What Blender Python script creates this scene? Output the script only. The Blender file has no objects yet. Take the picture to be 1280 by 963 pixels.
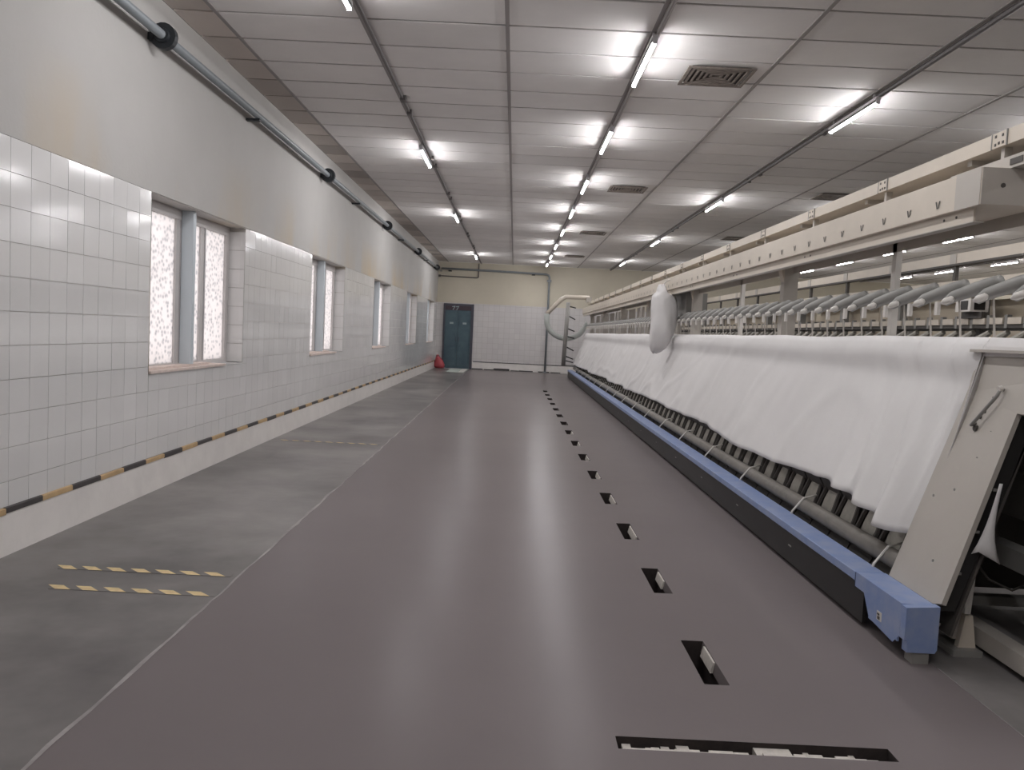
import bpy, math, random
from mathutils import Vector, Matrix, noise
random.seed(7)
C = bpy.context.scene.collection
SC = bpy.context.scene

# ------------------------------------------------------------------ camera
F_PX, ROLL, CAM_H = 1010.0, 0.048, 1.446
PITCH = math.radians(3.716)
cd = bpy.data.cameras.new('camera'); cam = bpy.data.objects.new('camera', cd); C.objects.link(cam)
cd.sensor_width = 36; cd.lens = F_PX*36/1280; cd.clip_start = .05; cd.clip_end = 200
cp, sp = math.cos(PITCH), math.sin(PITCH); cr, sr = math.cos(ROLL), math.sin(ROLL)
FW = Vector((0, cp, -sp)); UP = Vector((0, sp, cp)); RT = Vector((1, 0, 0))
ix = RT*cr + UP*sr; iy = -RT*sr + UP*cr
cam.matrix_world = Matrix(((ix.x, iy.x, -FW.x, 0), (ix.y, iy.y, -FW.y, 0), (ix.z, iy.z, -FW.z, CAM_H), (0, 0, 0, 1)))
SC.camera = cam
def proj(X, Y, Z):
    P = Vector((X, Y, Z-CAM_H)); z = P.dot(FW)
    if z < .05: return None
    u = F_PX*P.x/z; v = -F_PX*P.dot(UP)/z
    return (640+u*cr-v*sr, 481.5+u*sr+v*cr)

# ------------------------------------------------------------------ world, exposure
W = bpy.data.worlds.new('daylight'); SC.world = W; W.use_nodes = True
W.node_tree.nodes['Background'].inputs[0].default_value = (1.0, .97, .96, 1)
W.node_tree.nodes['Background'].inputs[1].default_value = .33
SC.view_settings.view_transform = 'Standard'; SC.view_settings.look = 'None'
SC.view_settings.gamma = 1; SC.view_settings.use_curve_mapping = False
SC.view_settings.exposure = 2.1
SC.cycles.diffuse_bounces = 8; SC.cycles.max_bounces = 12
TUBE_STRENGTH = 46.0

# ------------------------------------------------------------------ materials
def lin(c):
    return tuple(((v/255)/12.92 if v/255 <= .04045 else ((v/255+.055)/1.055)**2.4) for v in c)
def nd(nt, t, **k):
    n = nt.nodes.new(t)
    for a, b in k.items(): setattr(n, a, b)
    return n
def mat(name, col, rough=.6, metal=0, var=.0, vscale=3.0, col2=None, bump=0, bscale=40, spec=.5, rvar=0, coat=0):
    m = bpy.data.materials.new(name); m.use_nodes = True; nt = m.node_tree; b = nt.nodes['Principled BSDF']
    c1 = lin(col)
    b.inputs['Base Color'].default_value = (*c1, 1); b.inputs['Roughness'].default_value = rough
    b.inputs['Metallic'].default_value = metal; b.inputs['Specular IOR Level'].default_value = spec
    if coat: b.inputs['Coat Weight'].default_value = coat; b.inputs['Coat Roughness'].default_value = .08
    geo = nd(nt, 'ShaderNodeNewGeometry')
    if var or col2:
        n = nd(nt, 'ShaderNodeTexNoise'); n.inputs['Scale'].default_value = vscale; n.inputs['Detail'].default_value = 5
        n.inputs['Roughness'].default_value = .6
        nt.links.new(geo.outputs['Position'], n.inputs['Vector'])
        c2 = lin(col2) if col2 else tuple(v*(1-var) for v in c1)
        r = nd(nt, 'ShaderNodeValToRGB'); r.color_ramp.elements[0].position = .35; r.color_ramp.elements[1].position = .68
        r.color_ramp.elements[0].color = (*c1, 1); r.color_ramp.elements[1].color = (*c2, 1)
        nt.links.new(n.outputs['Fac'], r.inputs['Fac']); nt.links.new(r.outputs['Color'], b.inputs['Base Color'])
        if rvar:
            mr = nd(nt, 'ShaderNodeMapRange'); mr.inputs['To Min'].default_value = rough-rvar; mr.inputs['To Max'].default_value = rough+rvar
            mr.inputs['From Min'].default_value = .3; mr.inputs['From Max'].default_value = .7
            nt.links.new(n.outputs['Fac'], mr.inputs['Value']); nt.links.new(mr.outputs['Result'], b.inputs['Roughness'])
    if bump:
        n2 = nd(nt, 'ShaderNodeTexNoise'); n2.inputs['Scale'].default_value = bscale; n2.inputs['Detail'].default_value = 4
        nt.links.new(geo.outputs['Position'], n2.inputs['Vector'])
        bp = nd(nt, 'ShaderNodeBump'); bp.inputs['Strength'].default_value = bump; bp.inputs['Distance'].default_value = .01
        nt.links.new(n2.outputs['Fac'], bp.inputs['Height']); nt.links.new(bp.outputs['Normal'], b.inputs['Normal'])
    return m
def cellvar(m, sx, sy, sz, ox, oy, oz, lo, hi, tint=None, tint_thr=2):
    """colour steps from piece to piece (position snapped to the piece grid)"""
    nt = m.node_tree; b = nt.nodes['Principled BSDF']
    geo = nd(nt, 'ShaderNodeNewGeometry')
    ad = nd(nt, 'ShaderNodeVectorMath', operation='SUBTRACT'); ad.inputs[1].default_value = (ox, oy, oz)
    dv = nd(nt, 'ShaderNodeVectorMath', operation='DIVIDE'); dv.inputs[1].default_value = (sx, sy, sz)
    fl = nd(nt, 'ShaderNodeVectorMath', operation='FLOOR')
    wn = nd(nt, 'ShaderNodeTexWhiteNoise'); wn.noise_dimensions = '3D'
    nt.links.new(geo.outputs['Position'], ad.inputs[0]); nt.links.new(ad.outputs[0], dv.inputs[0])
    nt.links.new(dv.outputs[0], fl.inputs[0]); nt.links.new(fl.outputs[0], wn.inputs['Vector'])
    mr = nd(nt, 'ShaderNodeMapRange'); mr.inputs['To Min'].default_value = lo; mr.inputs['To Max'].default_value = hi
    nt.links.new(wn.outputs['Value'], mr.inputs['Value'])
    mx = nd(nt, 'ShaderNodeMix', data_type='RGBA', blend_type='MULTIPLY'); mx.inputs['Factor'].default_value = 1
    old = b.inputs['Base Color'].links[0].from_socket if b.inputs['Base Color'].is_linked else None
    if old: nt.links.new(old, mx.inputs['A'])
    else: mx.inputs['A'].default_value = b.inputs['Base Color'].default_value
    nt.links.new(mr.outputs['Result'], mx.inputs['B']); nt.links.new(mx.outputs['Result'], b.inputs['Base Color'])
    return m

M = {}
M['plaster'] = mat('wall_plaster', (182, 180, 177), .75, var=.06, vscale=1.2, bump=.15, bscale=30)
M['tile'] = cellvar(mat('white_glazed_tile', (217, 216, 215), .12, var=.03, vscale=2, spec=.5), .2, .2, .2, -2.99, 4.91, .03, .94, 1.0)
M['grout'] = mat('tile_grout', (200, 195, 190), .9)
M['farplaster'] = mat('cream_wall_paint', (208, 201, 184), .75, var=.1, vscale=.8)
M['panel'] = cellvar(mat('ceiling_panel', (234, 231, 229), .8, var=.05, vscale=2.5, bump=.1, bscale=60), 1.2, .6, 5, -2.578, .22, 0, .9, 1.0)
M['strip_panel'] = cellvar(mat('ceiling_edge_panel', (222, 212, 204), .8, var=.05, vscale=2.5), 5, .6, 5, -3.5, .22, 0, .5, 1.0)
M['tbar'] = mat('ceiling_bar_grey', (150, 145, 143), .6)
M['void'] = mat('ceiling_gap', (100, 96, 94), .9)
M['conduit'] = mat('conduit_dark', (92, 88, 88), .5)
M['pipe'] = mat('grey_painted_pipe', (132, 138, 142), .4, var=.12, vscale=6)
M['flange'] = mat('black_flange', (42, 46, 50), .5)
M['coating'] = mat('purple_grey_floor_paint', (120, 113, 113), .27, var=.05, vscale=.7, spec=.03)
M['concrete'] = mat('worn_concrete', (140, 136, 134), .28, col2=(98, 95, 94), vscale=.8, spec=.05)
M['chalk'] = mat('chalky_edge', (168, 163, 161), .8, col2=(132, 127, 126), vscale=5)
M['pit'] = mat('slot_pit', (58, 50, 48), .9, var=.4, vscale=20)
M['trench'] = mat('trench_filler', (196, 192, 186), .9, var=.1, vscale=9)
M['filler'] = mat('white_filler', (206, 200, 192), .8, var=.2, vscale=40)
M['yellow'] = mat('yellow_marking', (226, 202, 152), .6, var=.2, vscale=25)
M['wallyellow'] = mat('ochre_marking', (196, 166, 124), .6, var=.2, vscale=9)
M['black'] = mat('black_marking', (70, 66, 66), .6, var=.3, vscale=9)
M['plinth'] = mat('pale_plinth', (230, 226, 222), .35, var=.1, vscale=4)
M['cream'] = mat('cream_machine_paint', (204, 194, 180), .42, var=.06, vscale=4)
M['creamgrey'] = mat('grey_cream_paint', (182, 176, 168), .45, var=.06, vscale=4)
M['mgrey'] = mat('machine_grey', (140, 138, 134), .5, var=.12, vscale=5)
M['mdark'] = mat('machine_dark', (80, 76, 72), .6, var=.2, vscale=6)
M['mblack'] = mat('black_kick_panel', (38, 37, 37), .45, var=.2, vscale=5)
M['blue'] = mat('blue_painted_steel', (128, 148, 192), .45, col2=(152, 164, 194), vscale=9)
M['bluedark'] = mat('blue_seam', (50, 62, 96), .6)
M['cap'] = mat('white_plastic', (214, 210, 204), .4)
M['arm'] = mat('grey_arm', (148, 147, 143), .5, var=.1, vscale=8)
M['oval'] = mat('pale_grey_plate', (180, 176, 166), .5, var=.25, vscale=14)
M['tan'] = mat('tan_panel', (192, 180, 160), .55, var=.06, vscale=4)
M['roller'] = mat('grey_trough', (136, 131, 124), .5, var=.2, vscale=9)
M['cloth'] = mat('white_cotton', (222, 220, 219), .9, var=.03, vscale=2, bump=.06, bscale=200, spec=.2)
M['door'] = mat('teal_door_paint', (66, 86, 97), .35, col2=(80, 102, 110), vscale=2.2)
M['doorframe'] = mat('dark_door_frame', (72, 72, 82), .5)
M['doortop'] = mat('dark_transom', (70, 58, 66), .6)
M['smear'] = mat('pale_smear', (150, 164, 166), .6)
M['wframe'] = mat('grey_window_frame', (198, 194, 193), .5)
M['wpost'] = mat('blue_grey_steel_post', (196, 205, 211), .5, var=.05)
M['sillwood'] = mat('pinkish_wood', (214, 198, 190), .7, var=.15, vscale=14)
M['ventd'] = mat('dusty_vent', (136, 126, 118), .8, var=.35, vscale=18)
M['ventk'] = mat('dark_vent', (58, 52, 49), .9)
M['sack'] = mat('red_sack', (190, 82, 90), .5, var=.3, vscale=12)
M['mat'] = mat('pale_patch', (180, 190, 184), .7, var=.15, vscale=3)
M['hose'] = mat('grey_hose', (168, 172, 168), .5)
M['housing'] = mat('lamp_housing', (186, 184, 186), .5)
M['screen'] = mat('dark_screen', (36, 34, 34), .3)
M['grille'] = mat('pale_grille', (168, 160, 152), .6)
m = bpy.data.materials.new('tube_glow'); m.use_nodes = True
b = m.node_tree.nodes['Principled BSDF']; b.inputs['Emission Color'].default_value = (1, .985, 1, 1); b.inputs['Emission Strength'].default_value = TUBE_STRENGTH
M['tube'] = m
# frosted, figured window glass: lets diffuse daylight through
m = bpy.data.materials.new('figured_frosted_glass'); m.use_nodes = True; nt = m.node_tree
for n in list(nt.nodes): nt.nodes.remove(n)
out = nd(nt, 'ShaderNodeOutputMaterial'); tr = nd(nt, 'ShaderNodeBsdfTranslucent'); gl = nd(nt, 'ShaderNodeBsdfGlossy'); gl.inputs['Roughness'].default_value = .2
mx = nd(nt, 'ShaderNodeMixShader'); mx.inputs[0].default_value = .06
geo = nd(nt, 'ShaderNodeNewGeometry'); vo = nd(nt, 'ShaderNodeTexVoronoi'); vo.inputs['Scale'].default_value = 20
mp = nd(nt, 'ShaderNodeMapping'); mp.inputs['Scale'].default_value = (1, 1, 1.2); mp.inputs['Rotation'].default_value = (.5, 0, 0)
nt.links.new(geo.outputs['Position'], mp.inputs['Vector']); nt.links.new(mp.outputs[0], vo.inputs['Vector'])
rp = nd(nt, 'ShaderNodeValToRGB'); rp.color_ramp.elements[0].position = .1; rp.color_ramp.elements[1].position = .55
rp.color_ramp.elements[0].color = (.58, .58, .6, 1); rp.color_ramp.elements[1].color = (.93, .90, .90, 1)
nt.links.new(vo.outputs['Distance'], rp.inputs['Fac']); nt.links.new(rp.outputs['Color'], tr.inputs['Color'])
nt.links.new(tr.outputs[0], mx.inputs[1]); nt.links.new(gl.outputs[0], mx.inputs[2]); nt.links.new(mx.outputs[0], out.inputs[0])
M['glass'] = m
# far wall tiles: too far away to pick apart, so the joints are in the material
m = mat('far_wall_tile', (206, 203, 202), .25); nt = m.node_tree; b = nt.nodes['Principled BSDF']
geo = nd(nt, 'ShaderNodeNewGeometry'); mp = nd(nt, 'ShaderNodeMapping'); mp.inputs['Rotation'].default_value = (math.pi/2, 0, 0)
br = nd(nt, 'ShaderNodeTexBrick'); br.offset = 0; br.inputs['Scale'].default_value = 1; br.inputs['Brick Width'].default_value = .2; br.inputs['Row Height'].default_value = .2
br.inputs['Mortar Size'].default_value = .006; br.inputs['Color1'].default_value = (*lin((208, 205, 204)), 1); br.inputs['Color2'].default_value = (*lin((202, 199, 199)), 1)
br.inputs['Mortar'].default_value = (*lin((190, 186, 184)), 1)
nt.links.new(geo.outputs['Position'], mp.inputs['Vector']); nt.links.new(mp.outputs[0], br.inputs['Vector']); nt.links.new(br.outputs['Color'], b.inputs['Base Color'])
M['fartile'] = m
# yellowish water stains above the windows (their own shape, on the plaster)
nt = M['plaster'].node_tree; b = nt.nodes['Principled BSDF']
geo = nd(nt, 'ShaderNodeNewGeometry'); sx = nd(nt, 'ShaderNodeSeparateXYZ'); nt.links.new(geo.outputs['Position'], sx.inputs[0])
n1 = nd(nt, 'ShaderNodeTexNoise'); n1.inputs['Scale'].default_value = .9; n1.inputs['Detail'].default_value = 6
mp = nd(nt, 'ShaderNodeMapping'); mp.inputs['Scale'].default_value = (1, 1, .35); nt.links.new(geo.outputs['Position'], mp.inputs['Vector']); nt.links.new(mp.outputs[0], n1.inputs['Vector'])
mr = nd(nt, 'ShaderNodeMapRange'); mr.inputs['From Min'].default_value = .46; mr.inputs['From Max'].default_value = .72
nt.links.new(n1.outputs['Fac'], mr.inputs['Value'])
mz = nd(nt, 'ShaderNodeMapRange'); mz.inputs['From Min'].default_value = 3.1; mz.inputs['From Max'].default_value = 2.42; nt.links.new(sx.outputs['Z'], mz.inputs['Value'])
mu = nd(nt, 'ShaderNodeMath', operation='MULTIPLY'); nt.links.new(mr.outputs[0], mu.inputs[0]); nt.links.new(mz.outputs[0], mu.inputs[1])
mx = nd(nt, 'ShaderNodeMix', data_type='RGBA'); old = b.inputs['Base Color'].links[0].from_socket
nt.links.new(old, mx.inputs['A']); mx.inputs['B'].default_value = (*lin((188, 170, 140)), 1); nt.links.new(mu.outputs[0], mx.inputs['Factor']); nt.links.new(mx.outputs['Result'], b.inputs['Base Color'])

# ------------------------------------------------------------------ mesh helpers
class MB:
    def __init__(s): s.v = []; s.f = []
    def box(s, x0, x1, y0, y1, z0, z1):
        n = len(s.v)
        s.v += [(x0,y0,z0),(x1,y0,z0),(x1,y1,z0),(x0,y1,z0),(x0,y0,z1),(x1,y0,z1),(x1,y1,z1),(x0,y1,z1)]
        s.f += [tuple(n+i for i in q) for q in ((3,2,1,0),(4,5,6,7),(0,1,5,4),(1,2,6,5),(2,3,7,6),(3,0,4,7))]
        return s
    def quad(s, *p):
        n = len(s.v); s.v += [tuple(q) for q in p]; s.f.append(tuple(range(n, n+len(p)))); return s
    def prism(s, poly, y0, y1):          # polygon in X,Z extruded along Y
        n = len(s.v); k = len(poly)
        s.v += [(x, y0, z) for x, z in poly] + [(x, y1, z) for x, z in poly]
        s.f.append(tuple(range(n, n+k))); s.f.append(tuple(range(n+2*k-1, n+k-1, -1)))
        for i in range(k):
            j = (i+1) % k; s.f.append((n+i, n+k+i, n+k+j, n+j))
        return s
    def sweep(s, path, rad, n=10, closed_ends=True):
        path = [Vector(p) for p in path]; m0 = len(s.v); k = len(path)
        if not hasattr(rad, '__len__'): rad = [rad]*k
        up = None
        for i, p in enumerate(path):
            t = (path[min(i+1, k-1)]-path[max(i-1, 0)]).normalized()
            if up is None: up = Vector((0, 0, 1)) if abs(t.z) < .9 else Vector((1, 0, 0))
            a = t.cross(up).normalized(); bb = a.cross(t).normalized(); up = bb
            for q in range(n):
                an = 2*math.pi*q/n
                s.v.append(tuple(p+(a*math.cos(an)+bb*math.sin(an))*rad[i]))
        for i in range(k-1):
            for q in range(n):
                r = (q+1) % n
                s.f.append((m0+i*n+q, m0+i*n+r, m0+(i+1)*n+r, m0+(i+1)*n+q))
        if closed_ends:
            s.f.append(tuple(m0+q for q in range(n-1, -1, -1))); s.f.append(tuple(m0+(k-1)*n+q for q in range(n)))
        return s
    def mesh(s, name, material, off=(0, 0, 0), smooth=False):
        me = bpy.data.meshes.new(name); ox, oy, oz = off
        me.from_pydata([(x-ox, y-oy, z-oz) for x, y, z in s.v], [], s.f); me.update()
        me.materials.append(M[material])
        if smooth:
            for p in me.polygons: p.use_smooth = True
        return me
    def build(s, name, material, parent=None, smooth=False, bevel=0, world=True):
        off = (0, 0, 0)
        if parent is not None and world:
            p = parent
            off = Vector((0, 0, 0))
            while p is not None: off = off+p.location; p = p.parent
        o = bpy.data.objects.new(name, s.mesh(name, material, off, smooth)); C.objects.link(o); o.parent = parent
        if bevel:
            md = o.modifiers.new('bevel', 'BEVEL'); md.width = bevel; md.segments = 2; md.limit_method = 'ANGLE'
        return o
def tag(o, label, cat, group=None):
    o['label'] = label; o['category'] = cat
    if group: o['group'] = group
    return o
def struct(o, label=None):
    o['kind'] = 'structure'
    if label: o['label'] = label
    return o
def empty(name, loc=(0, 0, 0), parent=None):
    o = bpy.data.objects.new(name, None); o.location = loc; o.empty_display_size = .1; C.objects.link(o); o.parent = parent; return o
def inst(name, mesh, loc, parent=None, rot=(0, 0, 0)):
    o = bpy.data.objects.new(name, mesh); o.location = loc; o.rotation_euler = rot; C.objects.link(o); o.parent = parent; return o
def copy_tree(o, parent=None):
    c = o.copy(); C.objects.link(c); c.parent = parent
    for ch in list(o.children): copy_tree(ch, c)
    return c
def area_px(pts):
    q = [proj(*p) for p in pts]
    if any(a is None for a in q): return 0
    if max(a[0] for a in q) < 0 or min(a[0] for a in q) > 1280 or max(a[1] for a in q) < 0 or min(a[1] for a in q) > 963: return 0
    s = 0
    for i in range(len(q)):
        j = (i+1) % len(q); s += q[i][0]*q[j][1]-q[j][0]*q[i][1]
    return abs(s)/2

# ------------------------------------------------------------------ the room
XL, XR, YN, YF, ZC = -2.94, 15.2, -4.0, 30.3, 3.96
WIN = [(6.52+5.13*k, 8.77+5.13*k) for k in range(5)]
WZ0, WZ1 = .97, 2.42
# floor with slots and a trench
SLOTS = [(.872-.0055*k, .984-.0055*k, 3.325+1.2*k, 3.815+1.2*k) for k in range(15)]
HOLES = [(.435, 1.425, 2.755, 2.845)] + SLOTS
def floor_strips(mb, x0, x1, y0, y1, z, jag=None, step=.5):
    cuts = {y0, y1}
    for h in HOLES:
        cuts |= {h[2], h[3]}
    y = y0
    while y < y1: cuts.add(round(y, 4)); y += step
    cuts = sorted(c for c in cuts if y0 <= c <= y1)
    for a, bb in zip(cuts, cuts[1:]):
        l0 = x0 if jag is None else jag(a); l1 = x0 if jag is None else jag(bb)
        hs = [h for h in HOLES if h[2] <= a+1e-6 and h[3] >= bb-1e-6]
        if hs:
            h = hs[0]
            mb.quad((l0, a, z), (h[0], a, z), (h[0], bb, z), (l1, bb, z)); mb.quad((h[1], a, z), (x1, a, z), (x1, bb, z), (h[1], bb, z))
        else: mb.quad((l0, a, z), (x1, a, z), (x1, bb, z), (l1, bb, z))
mb = MB(); floor_strips(mb, XL-.02, XR, YN, YF, 0)
floor = struct(mb.build('floor', 'concrete'), 'worn grey concrete floor')
def jag(y):
    base = -1.47-.006*max(0, y-3)
    return base + .012*noise.noise(Vector((y*2.3, 0, 0))) + .01*noise.noise(Vector((y*9, 4, 0)))
mb = MB(); floor_strips(mb, -1.5, 2.012, YN, 30.0, .004, jag, .12)
coat = mb.build('painted_coating', 'coating', floor); coat['label'] = 'purple grey floor paint'
# pale chalk line left along the edge of the paint
mb = MB(); y = YN
while y < 24:
    w0 = .012+.022*abs(noise.noise(Vector((y*1.7, 9, 0)))); w1 = .012+.022*abs(noise.noise(Vector(((y+.12)*1.7, 9, 0))))
    mb.quad((jag(y)-w0, y, .002), (jag(y)+.003, y, .0055), (jag(y+.12)+.003, y+.12, .0055), (jag(y+.12)-w1, y+.12, .002)); y += .12
ck = mb.build('chalk_edge', 'chalk', floor); ck['label'] = 'pale worn edge line of the floor paint'
mb = MB().quad((2.008, YN, .0055), (2.02, YN, .001), (2.02, 3.62, .001), (2.008, 3.62, .0055)); mb.build('chalk_edge', 'chalk', floor)
def pit(x0, x1, y0, y1, d, material, name):
    m_ = MB(); z0, z1 = -d, .0035
    m_.quad((x0,y0,z0),(x1,y0,z0),(x1,y1,z0),(x0,y1,z0)); m_.quad((x0,y0,z0),(x0,y0,z1),(x1,y0,z1),(x1,y0,z0)); m_.quad((x0,y1,z1),(x0,y1,z0),(x1,y1,z0),(x1,y1,z1))
    m_.quad((x0,y0,z1),(x0,y0,z0),(x0,y1,z0),(x0,y1,z1)); m_.quad((x1,y0,z0),(x1,y0,z1),(x1,y1,z1),(x1,y1,z0))
    return m_.build(name, material, floor)
for k, h in enumerate(SLOTS):
    p = pit(*h, .16, 'pit', 'floor_slot')
    x1 = h[1]
    lp = MB().prism([(x1-.014, -.05), (x1, -.05), (x1, .0042), (x1-.004, .0042)], h[2]+.001, h[3]-.001).build('slot_lip', 'coating', p)
    if k < 8:
        # leftover of white filler along the far half of the slot's wall
        a = h[2]+.49*(.5 if k in (0, 1) else .2); bb = h[3]-.05
        MB().prism([(x1-.026, -.05), (x1-.014, -.05), (x1-.0055, -.002), (x1-.014, -.002)], a, bb).build('filler_remnant', 'filler', p)
tp = pit(*HOLES[0], .05, 'pit', 'floor_trench'); tp['label'] = 'narrow floor trench with white filler remains'
random.seed(3)
x = .462
while x < 1.33:
    w = random.uniform(.02, .06); e = random.uniform(.016, .036); z = random.uniform(-.007, -.003)
    MB().prism([(x, -.05), (x+w, -.05), (x+w, z), (x, z)], 2.7555, 2.757+e).build('filler_remnant', 'filler', tp); x += w
for x0, x1, z in ((.458, .49, -.022), (.60, .63, -.026), (.655, .70, -.02), (.935, 1.065, -.014), (1.115, 1.135, -.024), (1.28, 1.3, -.026)):
    MB().box(x0, x1, 2.758, 2.842, -.05, z).build('filler_remnant', 'filler', tp)
# left wall with window openings (grout bed below, plaster above)
def rects_with_holes(y0, y1, z0, z1, holes):
    ys = sorted({y0, y1} | {v for h in holes for v in h[:2] if y0 < v < y1}); zs = sorted({z0, z1} | {v for h in holes for v in h[2:] if z0 < v < z1})
    for a, b_ in zip(ys, ys[1:]):
        for c, d in zip(zs, zs[1:]):
            ym, zm = (a+b_)/2, (c+d)/2
            if not any(h[0] < ym < h[1] and h[2] < zm < h[3] for h in holes): yield a, b_, c, d
WH = [(a, b_, WZ0, WZ1) for a, b_ in WIN]
TT = 2.43
mb = MB()
for a, b_, c, d in rects_with_holes(YN, YF, 0, TT, WH): mb.quad((XL-.008, a, c), (XL-.008, b_, c), (XL-.008, b_, d), (XL-.008, a, d))
wl = struct(mb.build('wall_left', 'grout'), 'long white tiled wall with five windows')
mb = MB(); mb.quad((XL+.002, YN, TT), (XL+.002, YF, TT), (XL+.002, YF, ZC), (XL+.002, YN, ZC)); mb.quad((XL-.008, YN, TT), (XL-.008, YF, TT), (XL+.002, YF, TT), (XL+.002, YN, TT))
mb.build('plaster', 'plaster', wl)
for a, b_ in WIN:        # reveals: lintel, sill bed and jambs
    m_ = MB(); X0 = XL-.32
    m_.quad((X0, a, WZ1), (XL, a, WZ1), (XL, b_, WZ1), (X0, b_, WZ1)); m_.quad((X0, a, WZ0), (X0, b_, WZ0), (XL, b_, WZ0), (XL, a, WZ0))
    m_.quad((X0, a, WZ0), (XL, a, WZ0), (XL, a, WZ1), (X0, a, WZ1)); m_.quad((X0, b_, WZ0), (X0, b_, WZ1), (XL, b_, WZ1), (XL, b_, WZ0))
    m_.build('window_reveal', 'plaster', wl)
# tiles
tiles = []
random.seed(11)
k = -45; 
while 4.91+.2*k < YF:
    y0 = 4.91+.2*k
    for r in range(12):
        z1 = TT-.2*r; z0 = z1-.2
        z0 = max(z0, .279)
        for a, b_, c, d in rects_with_holes(max(y0, YN), min(y0+.2, YF), z0, z1, [h for h in WH if h[0] < y0+.2 and h[1] > y0 and h[2] < z1 and h[3] > z0]):
            if b_-a > .02 and d-c > .02: tiles.append((area_px([(XL, a, c), (XL, b_, c), (XL, b_, d), (XL, a, d)]), a, b_, c, d))
    k += 1
tiles.sort(key=lambda t: -t[0])
tm = {}
def tile_quad(m_, a, b_, c, d, g=.0016):
    yc, zc = (a+b_)/2, (c+d)/2; ty = random.gauss(0, .0035); tz = random.gauss(0, .0035)
    P = []
    for y, z in ((a+g, c+g), (b_-g, c+g), (b_-g, d-g), (a+g, d-g)): P.append((XL+(y-yc)*ty+(z-zc)*tz, y, z))
    B = [(XL-.009, p[1], p[2]) for p in P]; n = len(m_.v); m_.v += P+B
    m_.f += [(n, n+1, n+2, n+3)] + [(n+i, n+4+i, n+4+(i+1) % 4, n+(i+1) % 4) for i in range(4)]
rest = MB()
for i, (ar, a, b_, c, d) in enumerate(tiles):
    if i < 300:
        key = (round(b_-a, 3), round(d-c, 3))
        if key not in tm:
            g = .0016; w, h = key[0]/2-g, key[1]/2-g; m_ = MB()
            m_.box(-.009, 0, -w, w, -h, h); tm[key] = m_.mesh('wall_tile', 'tile')
        inst('wall_tile', tm[key], (XL, (a+b_)/2, (c+d)/2), wl, (0, random.gauss(0, .0035), random.gauss(0, .0035)))
    else: tile_quad(rest, a, b_, c, d)
o = rest.build('wall_tiles', 'tile', wl); o['kind'] = 'stuff'
# jamb tiles
jm = MB().box(-.086, .086, -.006, 0, -.097, .097).mesh('jamb_tile', 'tile')
for a, b_ in WIN:
    for r in range(7): inst('jamb_tile', jm, (XL-.09, b_-.001, WZ0+.115+.2*r), wl, (0, 0, random.gauss(0, .004)))
# plinth with the yellow and black band
mb = MB(); mb.prism([(XL-.01, 0), (XL+.03, 0), (XL+.014, .25), (XL+.012, .275), (XL-.01, .275)], YN, YF)
bl = struct(mb.build('baseboard_left', 'plinth'), 'pale plinth with a yellow and black band')
y = 4.72-.36*24; k = 0
while y < YF-.2:
    y2 = min(y+(.37 if k % 2 == 0 else .345), YF-.05); h0 = .243+random.uniform(-.004, .004); h1 = .279+random.uniform(-.002, .003)
    m_ = MB().prism([(XL+.010, h0), (XL+.020, h0), (XL+.019, h1-.004), (XL+.013, h1), (XL+.001, h1), (XL+.001, h1-.002), (XL+.010, .2752)], y, y2)
    if max(y, YN) == y: m_.build('stripe', 'black' if k % 2 == 0 else 'wallyellow', bl)
    y = y2; k += 1
# far wall
DX0, DX1, DZ = -2.68, -1.555, 2.42
mb = MB(); mb.quad((XL-.02, YF, 2.45), (XR, YF, 2.45), (XR, YF, ZC), (XL-.02, YF, ZC))
wf = struct(mb.build('wall_far', 'farplaster'), 'far wall, cream above and white tiles below')
mb = MB()
for a, b_, c, d in rects_with_holes(XL-.02, XR, 0, 2.45, [(DX0, DX1, -1, DZ)]): mb.quad((a, YF, c), (b_, YF, c), (b_, YF, d), (a, YF, d))
mb.build('tiled_dado', 'fartile', wf)
mb = MB().box(DX1+.02, XR, YF-.03, YF-.001, 0, .28); bf = struct(mb.build('baseboard_far', 'plinth'), 'pale plinth along the far wall')
x = DX1+.05
for k in range(16):
    w = random.uniform(.25, .5); MB().box(x, x+w, YF-.036, YF-.028, .275+random.uniform(-.004, 0), .3).build('stripe', 'black' if k % 5 else 'doorframe', bf); x += w
x = DX1+.02
for k in range(7):
    w = random.uniform(.3, .6); MB().box(x, x+w, YF-.05, YF-.028, .004, random.choice((.03, .04, .075))).build('stripe', 'black', bf); x += w+random.choice((0, .05, .2))
# other walls and the ceiling slab
mb = MB().quad((XR, YN, 0), (XR, YN, ZC), (XR, YF, ZC), (XR, YF, 0)); struct(mb.build('wall_right', 'farplaster'), 'plain wall beyond the machines')
mb = MB().quad((XL-.02, YN, 0), (XL-.02, YN, ZC), (XR, YN, ZC), (XR, YN, 0)); struct(mb.build('wall_back', 'plaster'), 'plain white wall behind the aisle')
mb = MB().quad((XL-.02, YN, ZC+.016), (XL-.02, YF, ZC+.016), (XR, YF, ZC+.016), (XR, YN, ZC+.016))
ceil = struct(mb.build('ceiling', 'void'), 'white panel ceiling in a grey grid')
BX = [-2.578+1.2*k for k in range(15)]
RY = [.22+.6*k for k in range(-7, 51)]
cells = [(XL, BX[0])] + list(zip(BX, BX[1:])) + [(BX[-1], XR)]
pans = []
for ci, (a, b_) in enumerate(cells):
    for c in RY:
        y0, y1 = max(c, YN), min(c+.6, YF)
        if y1-y0 < .05: continue
        pans.append((area_px([(a, y0, ZC), (b_, y0, ZC), (b_, y1, ZC), (a, y1, ZC)]), ci, a, b_, y0, y1))
pans.sort(key=lambda t: -t[0])
pm = {}; rest = MB(); rest2 = MB()
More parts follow.
